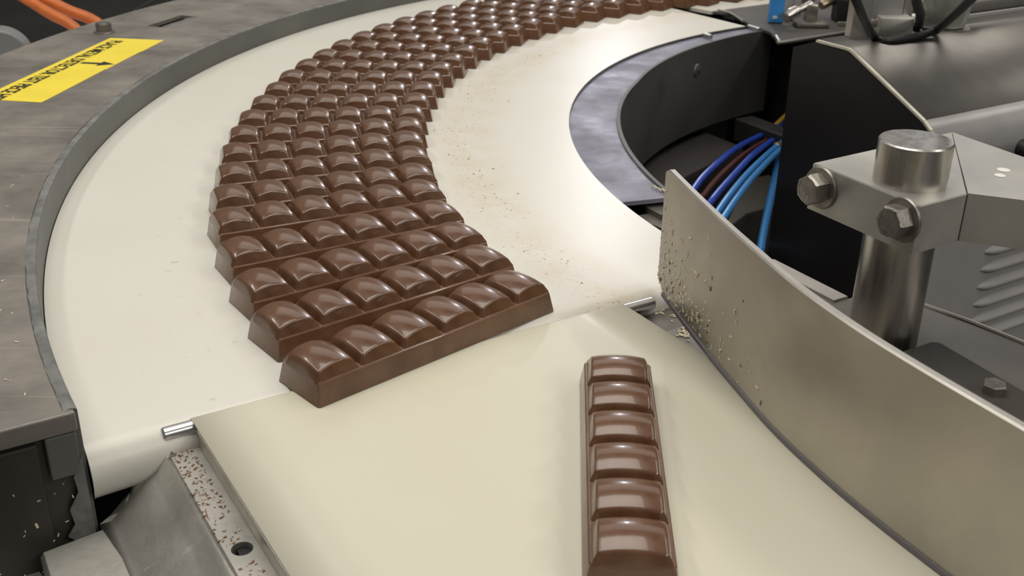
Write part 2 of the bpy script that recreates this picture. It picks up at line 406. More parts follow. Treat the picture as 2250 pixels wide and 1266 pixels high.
text_mesh('PLACE METAL DETECTOR TEST PIECE HERE', .070, sB+dw*(Ws-.012)+dl*.045+Z*.0001, tx, ty, M['ink'], sticker, 'lettering', .0006, .66, .0015)
ac = sB+dl*.40
ar = [(-.011, .130), (.011, .130), (.011, .062), (.032, .062), (0, .008), (-.032, .062), (-.011, .062)]
MB().prism([((ac+dl*x+dw*y).x, (ac+dl*x+dw*y).y) for x, y in ar], .0812, .0816).go('arrow', M['ink'], sticker)

# ------------------------------------------------------------------ inner plate with skirt
ip = root('inner_plate', pol(1.86, 170, -.39), 'flat blue-grey steel plate with dark skirt inside the belt curve', 'plate')
def rin(a): return 1.862 if a > 160 else 1.862+(160-a)*.0022
MB().sector(rin, 2.045, 122.0, 198.2, -.024, -.012, 80).go('plate_top', M['plate'], ip)
MB().sector(lambda a: rin(a)-.012, rin, 122.0, 198.2, -.385, -.006, 80).go('skirt', M['skirt'], ip, True)
a_ = 151.5; sd = (pol(0, a_)-pol(1, a_)).normalized()
sp = at(1531, 156, -.16)
# recessed screw and hole on the skirt
d_ = (Vector((sp.x, sp.y, 0))-Cc); a_ = math.degrees(math.atan2(d_.y, d_.x))
for k in range(60):
    zz = -.02-.005*k; q = at(1531, 156, zz)
    if (Vector((q.x, q.y, 0))-Cc).length <= rin(math.degrees(math.atan2(q.y-Cc.y, q.x-Cc.x)) % 360)-.012: break
q0 = q; nrm = (Cc-Vector((q0.x, q0.y, 0))).normalized()
MB().lathe(q0-nrm*.002, nrm, [(.028, 0), (.028, .006), (.022, .009)], 20).go('screw_boss', M['skirt'], ip, True)
MB().lathe(q0+nrm*.006, nrm, [(.007, 0), (.007, .004)], 6).go('screw_socket', M['ink'], ip)
# small frame bracket at the near end of the plate
br = root('frame_bracket', at(1450, 470, -.30), 'small grey steel frame bracket between inner plate and curved guide', 'bracket')
MB().prism([at(*p, -.035)[:2] for p in ((1398, 443), (1462, 424), (1500, 452), (1500, 478), (1452, 472))], -.09, -.035).go('upper_tab', M['shelf'], br)
MB().prism([at(*p, -.05)[:2] for p in ((1398, 474), (1445, 466), (1500, 480), (1500, 520), (1450, 500), (1415, 486))], -.30, -.05).go('lower_tab', M['shelf'], br)

# ------------------------------------------------------------------ straight belt
n0 = at(415, 912); n1 = at(1360, 662)
nd = (n1-n0).normalized(); fd = Vector((nd.y, -nd.x, 0))
W2 = (n1-n0).length; RN = .016
sb = root('straight_conveyor', n0+nd*W2/2, 'cream straight conveyor belt in the foreground running under the curved guide', 'conveyor')
vs = []; fs = []; prof = []
for k in range(13):
    t = PI*(1-k/12); prof.append((RN-RN*math.sin(t), -RN+RN*math.cos(t)))
for k in range(1, 30): prof.append((RN+2.0*k/29, 0))
for (d, z) in prof:
    for j in range(9): vs.append(n0+nd*(W2*j/8)+fd*d+Z*z)
for i in range(len(prof)-1):
    for j in range(8): fs.append((i*9+j, i*9+j+1, i*9+10+j, i*9+9+j))
b2 = link('belt', vs, fs, M['belt2'], sb, 'all'); mo = b2.modifiers.new('thickness', 'SOLIDIFY'); mo.thickness = .0008; mo.offset = -1
MB().lathe(n0-nd*.052+fd*RN-Z*RN, nd, [(.011, 0), (.0135, .003), (.0135, W2+.129), (.011, W2+.132)], 24).go('nose_bar', M['roller'], sb, True)
MB().box(n0+nd*.02+fd*.05-Z*.03, nd*(W2-.04), fd*1.9, Z*.02).go('slider_bed', M['dark'], sb)
# left side frame: flange, folded slope, side block
zf = -.045
fl = root('side_frame', at(400, 1100, -.6), 'folded steel side frame left of the straight belt, speckled with crumbs', 'frame')
Pa = at(350, 962, zf); Pb = at(437, 950, zf)
fA = n0+nd*-.004+fd*.03; fA.z = zf
def line(p, d, t): return Vector(p)+Vector(d)*t
fold0 = at(352, 962, zf); foldd = fd
# flange built as a grid with a round hole
fw_ = (Pb-fold0).dot(nd)
flangeW = (n0-fold0).dot(nd)+.012
hole = at(532, 1206, zf); hs = (hole-fold0).dot(fd); ht = (hole-fold0).dot(nd); hr = .0165
def fp(s_, t_, z=zf): p = fold0+fd*s_+nd*t_; return Vector((p.x, p.y, z))
m_ = MB()
x0, x1, y0, y1 = 0, flangeW, hs-.05, hs+.05
def quad(s0, s1, t0, t1): m_.add([fp(s0, t0), fp(s1, t0), fp(s1, t1), fp(s0, t1)], [(0, 1, 2, 3)])
quad(.0, y0, 0, flangeW); quad(y1, 1.9, 0, flangeW)
nh = 24; ring = []; sq = []
for k in range(nh):
    t = 2*PI*k/nh; c_, s_ = math.cos(t), math.sin(t); ring.append(fp(hs+hr*c_, ht+hr*s_))
    # intersection with rectangle
    sc_ = min([(y1-hs)/c_ if c_ > 1e-6 else 1e9, (y0-hs)/c_ if c_ < -1e-6 else 1e9, (x1-ht)/s_ if s_ > 1e-6 else 1e9, (x0-ht)/s_ if s_ < -1e-6 else 1e9])
    sq.append(fp(hs+sc_*c_, ht+sc_*s_))
for k in range(nh):
    j = (k+1) % nh; m_.add([ring[k], ring[j], sq[j], sq[k]], [(0, 1, 2, 3)])
    m_.add([ring[k], ring[j], ring[j]-Z*.02, ring[k]-Z*.02], [(0, 1, 2, 3)])
for s_, t_ in ((y0, x0), (y0, x1), (y1, x0), (y1, x1)):
    P_ = fp(s_, t_); near = sorted(sq, key=lambda q: (q-P_).length)[:2]; m_.add([P_, near[0], near[1]], [(0, 1, 2)])
m_.go('top_flange', M['frame'], fl)
m_ = MB(); m_.add([fp(y0, 0, zf-.07), fp(y1, 0, zf-.07), fp(y1, flangeW, zf-.07), fp(y0, flangeW, zf-.07)], [(0, 1, 2, 3)]); m_.go('hole_back', M['groove'], fl)
# raised lip next to the belt
MB().box(fp(.0, flangeW-.010, zf), fd*1.9, nd*.008, Z*.030, .002).go('belt_lip', M['edge'], fl)
# fold: rounded strip then slope with a curved free edge
edge_px = [(337, 962), (330, 1000), (318, 1040), (296, 1092), (262, 1138), (230, 1158)]
ed = [at(u, v, -.055-.02*i) for i, (u, v) in enumerate(edge_px)]
ed.append(ed[-1]+fd*.9-Z*.0)
fo = [fp(0, 0)]; ss = [(e-fold0).dot(fd) for e in ed]
vs = []; fs = []
cols = 10
for e, s_ in zip(ed, ss):
    top = fp(max(0, s_), 0)
    for k in range(cols+1):
        t = k/cols; p = top.lerp(e, t); 
        p.z += .006*math.sin(PI*min(1, t*6)) if t < .17 else 0
        vs.append(p)
for i in range(len(ed)-1):
    for k in range(cols): fs.append((i*(cols+1)+k, (i+1)*(cols+1)+k, (i+1)*(cols+1)+k+1, i*(cols+1)+k+1))
sl = link('folded_slope', vs, fs, M['frame'], fl, True); mo = sl.modifiers.new('t', 'SOLIDIFY'); mo.thickness = .003; mo.offset = 1
# side block sitting against the slope
bk = [at(u, v, -.145) for u, v in ((230, 1158), (86, 1213), (112, 1300), (330, 1300))]
m_ = MB(); P4 = bk
m_.prism([p[:2] for p in P4], -.75, -.145, .012)
m_.go('side_block', M['frame'], fl, True)
m_ = MB(); m_.prism([at(*p, -.20)[:2] for p in ((-30, 1275), (85, 1243), (150, 1330), (-30, 1380))], -.8, -.20, .01); m_.go('lower_block', M['frame'], fl)
MB().box(at(324, 958, -.03)-Z*.03, nd*.030, fd*.02, Z*.035, .004).go('bar_mount', M['brown'], fl)
MB().box(fp(.05, .02, -1.2), fd*1.8, nd*.06, Z*(1.2+zf-.01)).go('frame_web', M['dark'], fl)
# right side frame strip between belt and guide
fr = root('side_frame', at(1480, 730, -.5), 'triangle of grey frame plate right of the straight belt below the guide', 'frame')
MB().prism([at(*p, -.045)[:2] for p in ((1385, 677), (1452, 658), (1490, 680), (1640, 870), (1560, 800), (1540, 792))], -.5, -.045).go('frame_plate', M['shelf'], fr)

# ------------------------------------------------------------------ curved guide plate
gp = root('guide_plate', at(1600, 850, .006), 'curved satin steel guide plate standing on edge across the straight belt', 'guide plate')
gpts = [(.316, 2.150), (.345, 2.006), (.376, 1.862), (.412, 1.715), (.451, 1.570), (.505, 1.425), (.558, 1.310), (.612, 1.205), (.668, 1.100), (.745, .965), (.83, .82)]
cv = []
for i in range(len(gpts)-1):
    p0 = Vector(gpts[max(i-1, 0)]); p1 = Vector(gpts[i]); p2 = Vector(gpts[i+1]); p3 = Vector(gpts[min(i+2, len(gpts)-1)])
    for k in range(6):
        t = k/6; cv.append(.5*((2*p1)+(p2-p0)*t+(2*p0-5*p1+4*p2-p3)*t*t+(3*p1-p0-3*p2+p3)*t**3))
cv.append(Vector(gpts[-1]))
TH = .016; GT = .279
vs = []; fs = []; fm = []
for i, p in enumerate(cv):
    d = (cv[min(i+1, len(cv)-1)]-cv[max(i-1, 0)]).normalized(); nn = Vector((-d.y, d.x))   # to the far side
    if nn.x < 0: nn = -nn
    dist = sum((cv[k+1]-cv[k]).length for k in range(i))
    zb = .006 + max(0, .030-dist)*1.2
    zt = GT - max(0, .010-dist)*.8
    a, b = p, p+nn*TH
    vs += [(a.x, a.y, zb), (a.x, a.y, zt-.003), (a.x+nn.x*.003, a.y+nn.y*.003, zt), (b.x-nn.x*.003, b.y-nn.y*.003, zt), (b.x, b.y, zt-.003), (b.x, b.y, zb)]
for i in range(len(cv)-1):
    for k in range(6):
        l = (k+1) % 6; fs.append((6*i+k, 6*i+6+k, 6*i+6+l, 6*i+l)); fm.append(1 if k in (1, 2, 3) else 0)
fs += [(0, 1, 2, 3, 4, 5), tuple(6*(len(cv)-1)+k for k in (5, 4, 3, 2, 1, 0))]; fm += [1, 0]
g_ = link('plate', vs, fs, None, gp, 40, None, fm, [M['guide'], M['edge']])
# dark foot strip below the plate
vs = []; fs = []
for i, p in enumerate(cv[2:]):
    q_ = cv[min(i+3, len(cv)-1)]-cv[i+1]; q_.normalize(); nn = Vector((-q_.y, q_.x)); nn = nn if nn.x > 0 else -nn
    for off, z in ((-.003, .0015), (-.003, .010), (TH, .010), (TH, .0015)): vs.append((p.x+nn.x*off, p.y+nn.y*off, z))
for i in range(len(cv)-3):
    for k in range(4): l = (k+1) % 4; fs.append((4*i+k, 4*i+4+k, 4*i+4+l, 4*i+l))
link('foot_strip', vs, fs, mat('grey_foot_strip', (.16, .15, .16), .5), gp)

# ------------------------------------------------------------------ machine bench, rod and clamp
bz = -.08
bench = root('machine_bench', at(2150, 860, -1.2), 'grey steel bench plate right of the guide carrying rod and block', 'bench')
pts = [at(1700, 574, bz), at(1862, 656, bz), at(1935, 640, bz), at(2010, 665, bz), at(2330, 787, bz)]
p_end = pts[-1]
pts2 = pts+[Vector((1.45, 1.2, bz)), Vector((1.1, .9, bz)), Vector((.80, 1.12, bz)), Vector((.56, 1.62, bz)), Vector((.45, 2.0, bz)), at(1600, 560, bz)]
MB().prism([p[:2] for p in pts2], bz-.05, bz, .003).go('bench_plate', M['shelf'], bench)
MB().prism([p[:2] for p in (pts2[0]-N*-.0, pts2[1], pts2[1]-N*.045, pts2[0]-N*.045)], bz, bz+.006, .001).go('wear_strip', M['edge'], bench)
MB().tube([at(2006, 663, bz), at(2130, 706, bz), at(2330, 787, bz)], .006, 8, 1).go('rolled_edge', M['edge'], bench)
MB().box(Vector((.75, 1.0, -1.5)), N*.2, -S*.9, Z*1.3).go('bench_leg', M['dark'], bench)

bb = root('spacer_block', at(2130, 830, bz), 'dark block lying on the bench with one hex bolt', 'block')
bzt = bz+.045
MB().prism([at(*p, bzt)[:2] for p in ((1940, 785), (2046, 750), (2066, 752), (2330, 905), (2330, 1100), (2180, 960))], bz, bzt, .006).go('block_body', M['blackblk'], bb)
hexbolt('bolt', at(2182, 861, bzt), Z, .0235, .020, bb, M['bolt'], 0, .15)

rod = root('clamp_rod', (.785, 2.05, bz), 'upright turned steel rod rising through the clamp block', 'rod')
RX, RY, RR = .785, 2.05, .0712
MB().lathe((RX, RY, bz), Z, [(RR, 0), (RR, .377-bz-.003), (RR-.003, .377-bz)], 64).go('shaft', M['rod'], rod, True)
link('paint_chip', [Vector((RX, RY, 0))+Vector((math.cos(a), math.sin(a), 0))*(RR+.0006)+Z*z for a, z in ((R(-52), .262), (R(-46), .272), (R(-30), .306), (R(-24), .318), (R(-27), .300), (R(-40), .272))], [(0, 1, 2, 3, 4, 5)], M['white'], rod)

ZT = .29; ZB = .19
def at3(u, v): return at(u, v, ZT)
c0 = at3(1787, 358); c1 = at3(2023, 452); c2 = at3(2125, 425); c3 = at3(1925, 330)
blk = root('clamp_block', (RX, RY, ZB), 'milled steel clamp block gripping the rod with two hex bolts', 'clamp')
ex = (c1-c0).normalized(); ey = Vector((-ex.y, ex.x, 0)); Lb = (c1-c0).length
D1 = (c2-c1).dot(ey)
e2 = at3(2250, 440); e3 = at3(2250, 345); e4 = at3(2092, 290)
MB().prism([p[:2] for p in (c0, c1, c2, e4)], ZB, ZT, .003).go('block_body', M['block'], blk)
sd_ = (e4-c2).normalized()
MB().prism([tuple(p[:2]) for p in (c2+N*.003, e2+(e2-c2).normalized()*.10, e2+(e2-c2).normalized()*.22+(e3-e4).normalized()*.3, e3+(e3-e4).normalized()*.45+(e2-c2).normalized()*.10, e3+(e3-e4).normalized()*.10, e4+N*.0005)], ZB, ZT-.0004).go('arm', M['block'], blk)
MB().box(Vector((c2.x, c2.y, ZB+.001))-sd_*.0005, N*.004, sd_*.02, Z*(ZT-ZB-.004)).go('seam', M['groove'], blk)
for (u, v, rr_) in ((2205, 374, .013), (2197, 386, .011)):
    p = at(u, v, ZT); MB().lathe(p-Z*.001, Z, [(rr_, 0), (rr_, .0022), (rr_*.8, .003)], 20).go('cap_plug', M['white'], blk, True)
fy = -ey
for (u, v, tx_, lab, rot_) in ((1805, 412, ('A2-70', 'TH'), 'left hex bolt', .25), (1985, 482, ('A2-70', 'THE'), 'right hex bolt', .75)):
    # point on front face
    d = rt*((u-1125)/F_PX)-up*((v-633)/F_PX)+fw; O = Vector((0, 0, 1)); t = (c0-O).dot(ey)/d.dot(ey); P = O+d*t
    hd = hexbolt('bolt', P, fy, .0335, .034, blk, M['bolt'], .007, rot_)
    hd['label'] = lab
    fc = P+fy*(.041)
    MB().lathe(fc-fy*.002, fy, [(.0275, 0), (.0275, .0022), (.0225, .0024), (.0225, .0012)], 28).go('head_rim', M['bolt'], hd, True)
    exx = ex
    text_mesh(tx_[0], .0125, fc+Z*.0085+fy*.0004, exx, Z, M['edge'], hd, 'stamped_lettering', .0004, .9, 0, 'CENTER')
    text_mesh(tx_[1], .0125, fc-Z*.0190+fy*.0004, exx, Z, M['edge'], hd, 'stamped_lettering', .0004, .9, 0, 'CENTER')

# ------------------------------------------------------------------ hood machine behind
N0 = 2.6
def hp(s_, n_, z): v = N*n_+S*s_; return Vector((v.x, v.y, z))
hood = root('machine_hood', hp(-2.1, N0+.6, -1.8), 'large sloping stainless hood with near-black side panel and louvred front', 'machine hood')
profile = [(-2.525, -1.9), (-2.525, .235), (-2.43, .271), (-2.305, .271), (-2.287, .268), (-2.270, .260), (-1.985, .125), (-1.957, .104), (-1.940, .070), (-1.933, .030), (-1.930, -.03), (-1.930, -1.9)]
# side panel (thin slab) and outer skin
n_ = len(profile)
vs = [hp(s_, N0, z) for s_, z in profile]+[hp(s_, N0+.012, z) for s_, z in profile]
link('side_panel', vs, [tuple(range(n_)), tuple(range(2*n_-1, n_-1, -1))]+[(i, (i+1) % n_, n_+(i+1) % n_, n_+i) for i in range(n_)], M['darkpanel'], hood)
top = profile[1:-1]
sk = list(top[1:6])
vs = []; fs = []
for n__ in (N0+.013, N0+3.2):
    for s_, z in sk: vs.append(hp(s_, n__, z))
k_ = len(sk)
fs = [(i, i+1, k_+i+1, k_+i) for i in range(k_-1)]
sk_o = link('hood_skin', vs, fs, M['hood'], hood, 12); mo = sk_o.modifiers.new('t', 'SOLIDIFY'); mo.thickness = .002; mo.offset = 1
vs = []
for n__ in (N0+.013, N0+3.2):
    for s_, z in top[5:]: vs.append(hp(s_, n__, z))
k_ = len(top[5:])
lb = link('lower_bend', vs, [(i, i+1, k_+i+1, k_+i) for i in range(k_-1)], M['greypaint'], hood, 40); mo = lb.modifiers.new('t', 'SOLIDIFY'); mo.thickness = .002; mo.offset = 1
# bright cut edge along the side panel
m_ = MB()
for i in range(2, len(profile)-4):
    a, b = hp(profile[i][0], N0-.002, profile[i][1]), hp(profile[i+1][0], N0-.002, profile[i+1][1]); d = (b-a); nrm = d.cross(N).normalized()
    if i >= 1: m_.box(a-nrm*.002, d, N*.014, nrm*.007)
m_.go('cut_edge', mat('bare_cut_edge', (.75, .72, .62), .35, .5), hood)
MB().box(hp(-1.932, N0+.013, -1.9), N*3.2, S*.006, Z*(1.9-.03)).go('front_panel', M['greypaint'], hood)
for k in range(6):
    zc = -.33-.062*k
    vs = []; fs = []; nn_, mm = 18, 8
    for i in range(nn_+1):
        t = i/nn_; x = .62*t; e = min(1, (t/.10))**.5 if t < .10 else 1
        for j in range(mm+1):
            q = j/mm; h = .030*math.sin(PI*q)**.8*e*(1 if q < .5 else 1)
            vs.append(hp(-1.927, N0+.33-.0*k+x, zc+.044*(q-.5)*(.3+.7*e))+S*(h*(1-q)*.9))
    for i in range(nn_):
        for j in range(mm): fs.append((i*(mm+1)+j, i*(mm+1)+j+1, (i+1)*(mm+1)+j+1, (i+1)*(mm+1)+j))
    link('louvre', vs, fs, M['greypaint'], hood, 'all')
kn = hp(-1.930, N0+.36, -.03)
d = rt*((2240-1125)/F_PX)-up*((325-633)/F_PX)+fw; O = Vector((0, 0, 1)); t = (kn-O).dot(S)/d.dot(S); kp = O+d*t
MB().lathe(kp, S, [(.03, 0), (.03, .03), (.022, .04)], 20).go('knob', M['rubber'], hood, True)
MB().box(hp(-2.445, N0+.30, .268), N*2.8, S*.012, Z*.020).go('rear_rail', M['greypaint'], hood)
rb = root('rear_cover', hp(-2.75, N0+1.4, .275), 'pale steel cover lying behind the hood at upper right', 'cover')
MB().box(hp(-3.15, N0+.62, .262), N*2.4, S*.69, Z*.065, .02).go('cover_body', M['hood'], rb, True)

# ------------------------------------------------------------------ infeed at far end
inf = root('infeed_conveyor', at(1560, 5, -.0), 'white infeed belt feeding bars at the far end of the curve', 'conveyor')
I0 = pol(2.50, 122.9, .0); dI = N
i0 = at(1515, 13, .0); 
a_pt = pol(2.47, 122.0, 0)
e_r = (pol(1, 122.4)-pol(0, 122.4))
q0 = at(1562, 23, .0); q1 = at(1690, 6, .0); dI = (q1-q0).normalized()
pI = [at(1514, 14, 0)+e_r*-.0, q0, q0+dI*3.2, q0+dI*3.2+e_r*1.0, at(1514, 14, 0)+e_r*.95]
MB().prism([p[:2] for p in pI], -.02, -.004).go('belt', M['belt'], inf)
ib = root('added_dark_box', pol(2.6, 112, FZ), 'black box added under the tray and infeed belt to keep the gap dark', 'dark filler')
MB().prism([p[:2] for p in (pol(1.80, 119.5), pol(3.4, 119.5), pol(3.4, 119.5)+N*2.5, pol(1.80, 119.5)+N*.62)], FZ, -.04).go('dark_box_body', M['dark'], ib)  # dark box added so the gap below the tray looks black
tray = root('machine_tray', at(1750, 50, -.3), 'dark flat tray plate beyond the belt carrying the sensor assembly', 'tray')
tp = [(1566, 25), (1694, 8), (1760, -10), (1900, -20), (1900, 62), (1862, 70), (1722, 93), (1708, 88), (1692, 70), (1645, 52), (1607, 30)]
MB().prism([at(u, v, 0)[:2] for u, v in tp], -.012, 0, .003).go('tray_plate', mat('dark_tray_steel', (.075, .07, .064), .5, .2, .15, 12, bump=.1), tray)
MB().tube([at(1706, 80, .0), at(1712, 90, .0), at(1722, 93, .0), at(1862, 70, .0)], .008, 8, 4).go('rolled_lip', M['steel'], tray, True)
MB().tube([at(1578, 22, .004), at(1605, 29, .004), at(1632, 46, .004)], .006, 6, 3).go('cut_edge', M['edge'], tray, True)

# ------------------------------------------------------------------ small machinery at upper right
def vbox(m_, u0_, u1_, vt, vb, z, thick, bev=0, back=Vector((0, 1, 0))):
    """upright box standing at height z whose near face spans the given photo rectangle"""
    P = at(u0_, vb, z); k = depth(P)/F_PX; wd = (u1_-u0_)*k; ht_ = (vb-vt)*k/math.cos(PITCH-.25)
    return m_.box(P, Vector((1, -.03, 0))*wd, back*thick, Z*ht_, bev), P, k
sn = root('sensor_assembly', at(1760, 60, .0), 'steel sensor bracket with clamp knobs and blue label on the tray', 'sensor')
m_, P, k = vbox(MB(), 1689, 1720, -40, 50, .004, .04, .004); c_ = m_.go('blue_card', M['bluecard'], sn)
pc = P+Vector((.020, -.002, .018))
link('white_mark', [pc+Vector((x, -.001, z)) for x, z in ((-.006, 0), (.016, .002), (.018, .010), (.010, .016), (-.004, .014))], [(0, 1, 2, 3, 4)], M['white'], c_)
kd = Vector((.80, .45, .30)).normalized()
P = at(1722, 56, .01); k = depth(P)/F_PX
MB().lathe(P+Z*.035, kd, [(10*k, 0), (13*k, .006), (14*k, .03), (13*k, .075), (8*k, .085), (8*k, .16)], 20).go('clamp_knob', M['rod'], sn, True)
vbox(MB(), 1768, 1794, 12, 58, .0, .06, .008)[0].go('post', M['steel'], sn, True)
vbox(MB(), 1750, 1822, 52, 62, .0, .10, .008)[0].go('foot', M['bolt'], sn, True)
P = at(1800, 46, .0); MB().lathe(P+Z*.07, kd, [(9*k, 0), (10*k, .01), (10*k, .10), (7*k, .11)], 18).go('clamp_knob', M['fitting'], sn, True)
vbox(MB(), 1764, 1790, -30, 10, .07, .05, .008)[0].go('upper_clamp', M['bolt'], sn, True)
P = at(1773, 40, .0); MB().lathe(P+Z*.14, Vector((-.2, -1, .2)), [(.006, 0), (9*k, .0), (9*k, .03), (5*k, .036)], 6).go('cap_screw', M['edge'], sn)
vbox(MB(), 1724, 1744, -60, 24, .03, .05, .004)[0].go('upright', M['greypaint'], sn)
vbox(MB(), 1836, 1866, -40, 50, .0, .10, .008)[0].go('dark_housing', M['dark'], sn)
vbox(MB(), 1838, 1862, 47, 56, .0, -.02, .004)[0].go('base_clip', M['steel'], sn, True)

cl = root('column', at(1890, 90, .274), 'flat steel column standing on the hood left of the motor bracket', 'column')
vbox(MB(), 1866, 1908, -120, 90, .2725, .06, .003)[0].go('column_body', M['steel'], cl)
mb = root('motor_bracket', at(1960, 80, .30), 'blocky steel bracket with grey motor box standing on the hood', 'bracket')
vbox(MB(), 1929, 2003, 40, 84, .2725, .10, .006)[0].go('bracket_body', M['block'], mb, True)
vbox(MB(), 1912, 1932, 44, 60, .30, .04, .004)[0].go('bright_tab', M['edge'], mb, True)
vbox(MB(), 1918, 1982, -90, 37, .33, .09, .006)[0].go('motor_box', M['greypaint'], mb, True)
vbox(MB(), 1982, 2003, -90, 40, .325, .07, .004)[0].go('side_rail', M['steel'], mb)
vbox(MB(), 2004, 2020, 36, 58, .2735, .05, .005)[0].go('side_clip', M['white'], mb, True)
jr = root('filter_bowl', at(2075, 66, .274), 'cloudy plastic filter bowl on the hood between two black cables', 'filter')
P = at(2072, 62, .2735); k = depth(P)/F_PX
MB().lathe(P, Z, [(30*k, 0), (42*k, .01), (47*k, .03), (50*k, .08), (50*k, .16), (60*k, .165), (60*k, .20)], 28).go('bowl', M['glass_grey'], jr, True)
MB().lathe(P, Z, [(56*k, .0), (56*k, .006)], 28).go('base_ring', M['bolt'], jr, True)
for (pts_, lab, rad_) in (
    ([(1868, -30, .55), (1885, 10, .47), (1903, 52, .36), (1924, 84, .283), (1945, 90, .283), (2000, 84, .283), (2060, 66, .30)], 'black cable looping in front of the grey motor bracket', .0125),
    ([(2185, -50, .62), (2132, 0, .50), (2095, 35, .40), (2062, 62, .31), (2040, 66, .285), (2034, 62, .285)], 'black cable slanting across the cloudy filter bowl', .0125),
    ([(2012, -50, .55), (2014, 5, .44), (2022, 30, .38), (2018, 55, .30), (2010, 64, .284)], 'short black cable dropping beside the filter bowl', .014)):
    tag(MB().tube([at(*p) for p in pts_], rad_, 10, 8).go('cable', M['rubber'], None, True), lab, 'cable')

# ------------------------------------------------------------------ things in the pit
ho = [('hose', 'uppermost royal blue pneumatic hose arching down into the pit', M['hose_blue'], .0125, [(1490, 470, -.30), (1530, 408, -.30), (1562, 372, -.30), (1618, 326, -.32), (1680, 294, -.36), (1722, 268, -.40)]),
      ('hose', 'dark red pneumatic hose between the two royal blue hoses', M['hose_red'], .0105, [(1505, 480, -.33), (1548, 426, -.33), (1582, 386, -.33), (1640, 336, -.34), (1700, 300, -.38), (1725, 285, -.40)]),
      ('hose', 'royal blue pneumatic hose just below the dark red hose', M['hose_blue'], .0125, [(1520, 500, -.30), (1566, 438, -.30), (1604, 394, -.30), (1655, 340, -.32), (1702, 306, -.36), (1725, 290, -.38)]),
      ('hose', 'upper light blue pneumatic hose beside the dark gap', M['hose_light'], .0125, [(1545, 520, -.28), (1580, 462, -.28), (1612, 418, -.28), (1652, 372, -.30), (1704, 324, -.34), (1728, 308, -.36)]),
      ('hose', 'lower light blue pneumatic hose running beside its twin', M['hose_light'], .0115, [(1560, 530, -.26), (1594, 472, -.26), (1626, 426, -.26), (1660, 384, -.28), (1708, 335, -.33), (1730, 318, -.35)]),
      ('hose', 'lone light blue hose hanging almost straight down in the pit', M['hose_light'], .015, [(1716, 330, -.36), (1710, 360, -.38), (1693, 436, -.42), (1676, 520, -.46), (1662, 610, -.50)]),
      ('hose', 'yellow pneumatic hose above the blue hoses', M['hose_yellow'], .010, [(1740, 240, -.36), (1722, 258, -.37), (1700, 278, -.38), (1680, 292, -.40)])]
for nm, lab, mt, r_, P in ho:
    tag(MB().tube([at(*p) for p in P], r_, 10, 6).go(nm, mt, None, True), lab, 'hose')
mf = root('hose_manifold', at(1722, 300, -.42), 'dark manifold with brass fittings where the blue hoses end', 'manifold')
MB().box(at(1716, 350, -.42), N*.10, -S*.30, Z*.10, .006).go('manifold_body', M['dark'], mf)
for (u, v, z) in ((1716, 284, -.36), (1718, 302, -.36), (1716, 318, -.34)):
    MB().lathe(at(u, v, z), Vector((-.75, -.6, 0)), [(.010, 0), (.017, .004), (.017, .03), (.012, .034)], 6).go('fitting', M['fitting'], mf)
pl = root('gearbox', at(1590, 330, -1.0), 'dark brown rounded gearbox housing under the skirt', 'gearbox')
MB().box(at(1440, 420, -.42)-Z*.6, at(1640, 320, -.42)-at(1440, 420, -.42), (-S*.45), Z*.6, .03).go('gearbox_body', M['brown'], pl, True)
pb = root('mounting_bracket', at(1640, 480, -.9), 'grey mounting bracket plate behind the light blue hoses', 'bracket')
MB().prism([at(*p, -.50)[:2] for p in ((1590, 500), (1645, 392), (1690, 384), (1712, 400), (1704, 452), (1640, 470), (1600, 500))], -.9, -.50, .006).go('bracket_plate', M['shelf'], pb)
# ------------------------------------------------------------------ background at upper left
mc = root('background_machine', (-2.9, 6.3, FZ), 'dark grey machine cabinet beyond the casing at upper left', 'machine')
MB().box((-5.6, 3.0, FZ), (3.0, 0, 0), (0, 1.3, 0), (0, 0, -FZ-.95), .04).go('cabinet_body', M['machine'], mc)
MB().sector(4.16, 6.4, 120, 166, FZ, -.62, 30).go('lower_cabinet', M['machine'], mc)
p = at(290, 26, -.62); MB().box(p, (.02, 0, 0), (.02, .9, 0), (0, 0, .008)).go('panel_seam', M['groove'], mc)
dr = root('motor_drum', at(-5, 90, -.5), 'rounded grey motor drum peeking over the casing at the left frame edge', 'motor')
P = at(-10, 138, -.25); k = depth(P)/F_PX
MB().lathe(P+Vector((0, .05, 0)), Vector((-.3, 1, 0)), [(62*k, 0), (66*k, .012), (66*k, .12)], 40).go('drum_body', M['machine_lt'], dr, True)
for (a, b, c, lab, rad_) in (((38, -14, -.12), (106, 28, -.20), (178, 74, -.30), 'left orange cable behind the casing', .030), ((74, -14, -.12), (148, 22, -.20), (228, 62, -.30), 'right orange cable behind the casing', .032)):
    P0, P1, P2 = at(*a), at(*b), at(*c)
    tag(MB().tube([P0+(P0-P1)*.6, P0, P1, P2, P2+(P2-P1)*1.5-Z*.2], rad_, 14, 6).go('orange_cable', M['orange'], None, True), lab, 'cable')

# ------------------------------------------------------------------ chocolate bars
PX, HW, HL = .0972, .0665, .2920
def slab_mesh():
    zs = [(0, 0, 0), (.0008, 0, .003), (.0075, .0065, .0405), (.0095, .0085, .0428)]
    vs = []; fs = []; n = 0; corner = .006
    for (il, iw, z) in zs:
        L_, W_ = HL-il, HW-iw
        for sx, sy in ((1, 1), (-1, 1), (-1, -1), (1, -1)):
            for t in (0, .5, 1):
                a = {(1, 1): 0, (-1, 1): 90, (-1, -1): 180, (1, -1): 270}[(sx, sy)]+90*t
                vs.append((sx*(L_-corner)+corner*math.cos(R(a)), sy*(W_-corner)+corner*math.sin(R(a)), z))
    for k in range(3):
        for i in range(12): j = (i+1) % 12; fs.append((k*12+i, k*12+j, k*12+12+j, k*12+12+i))
    fs.append(tuple(range(11, -1, -1))); fs.append(tuple(36+i for i in range(12)))
    return vs, fs
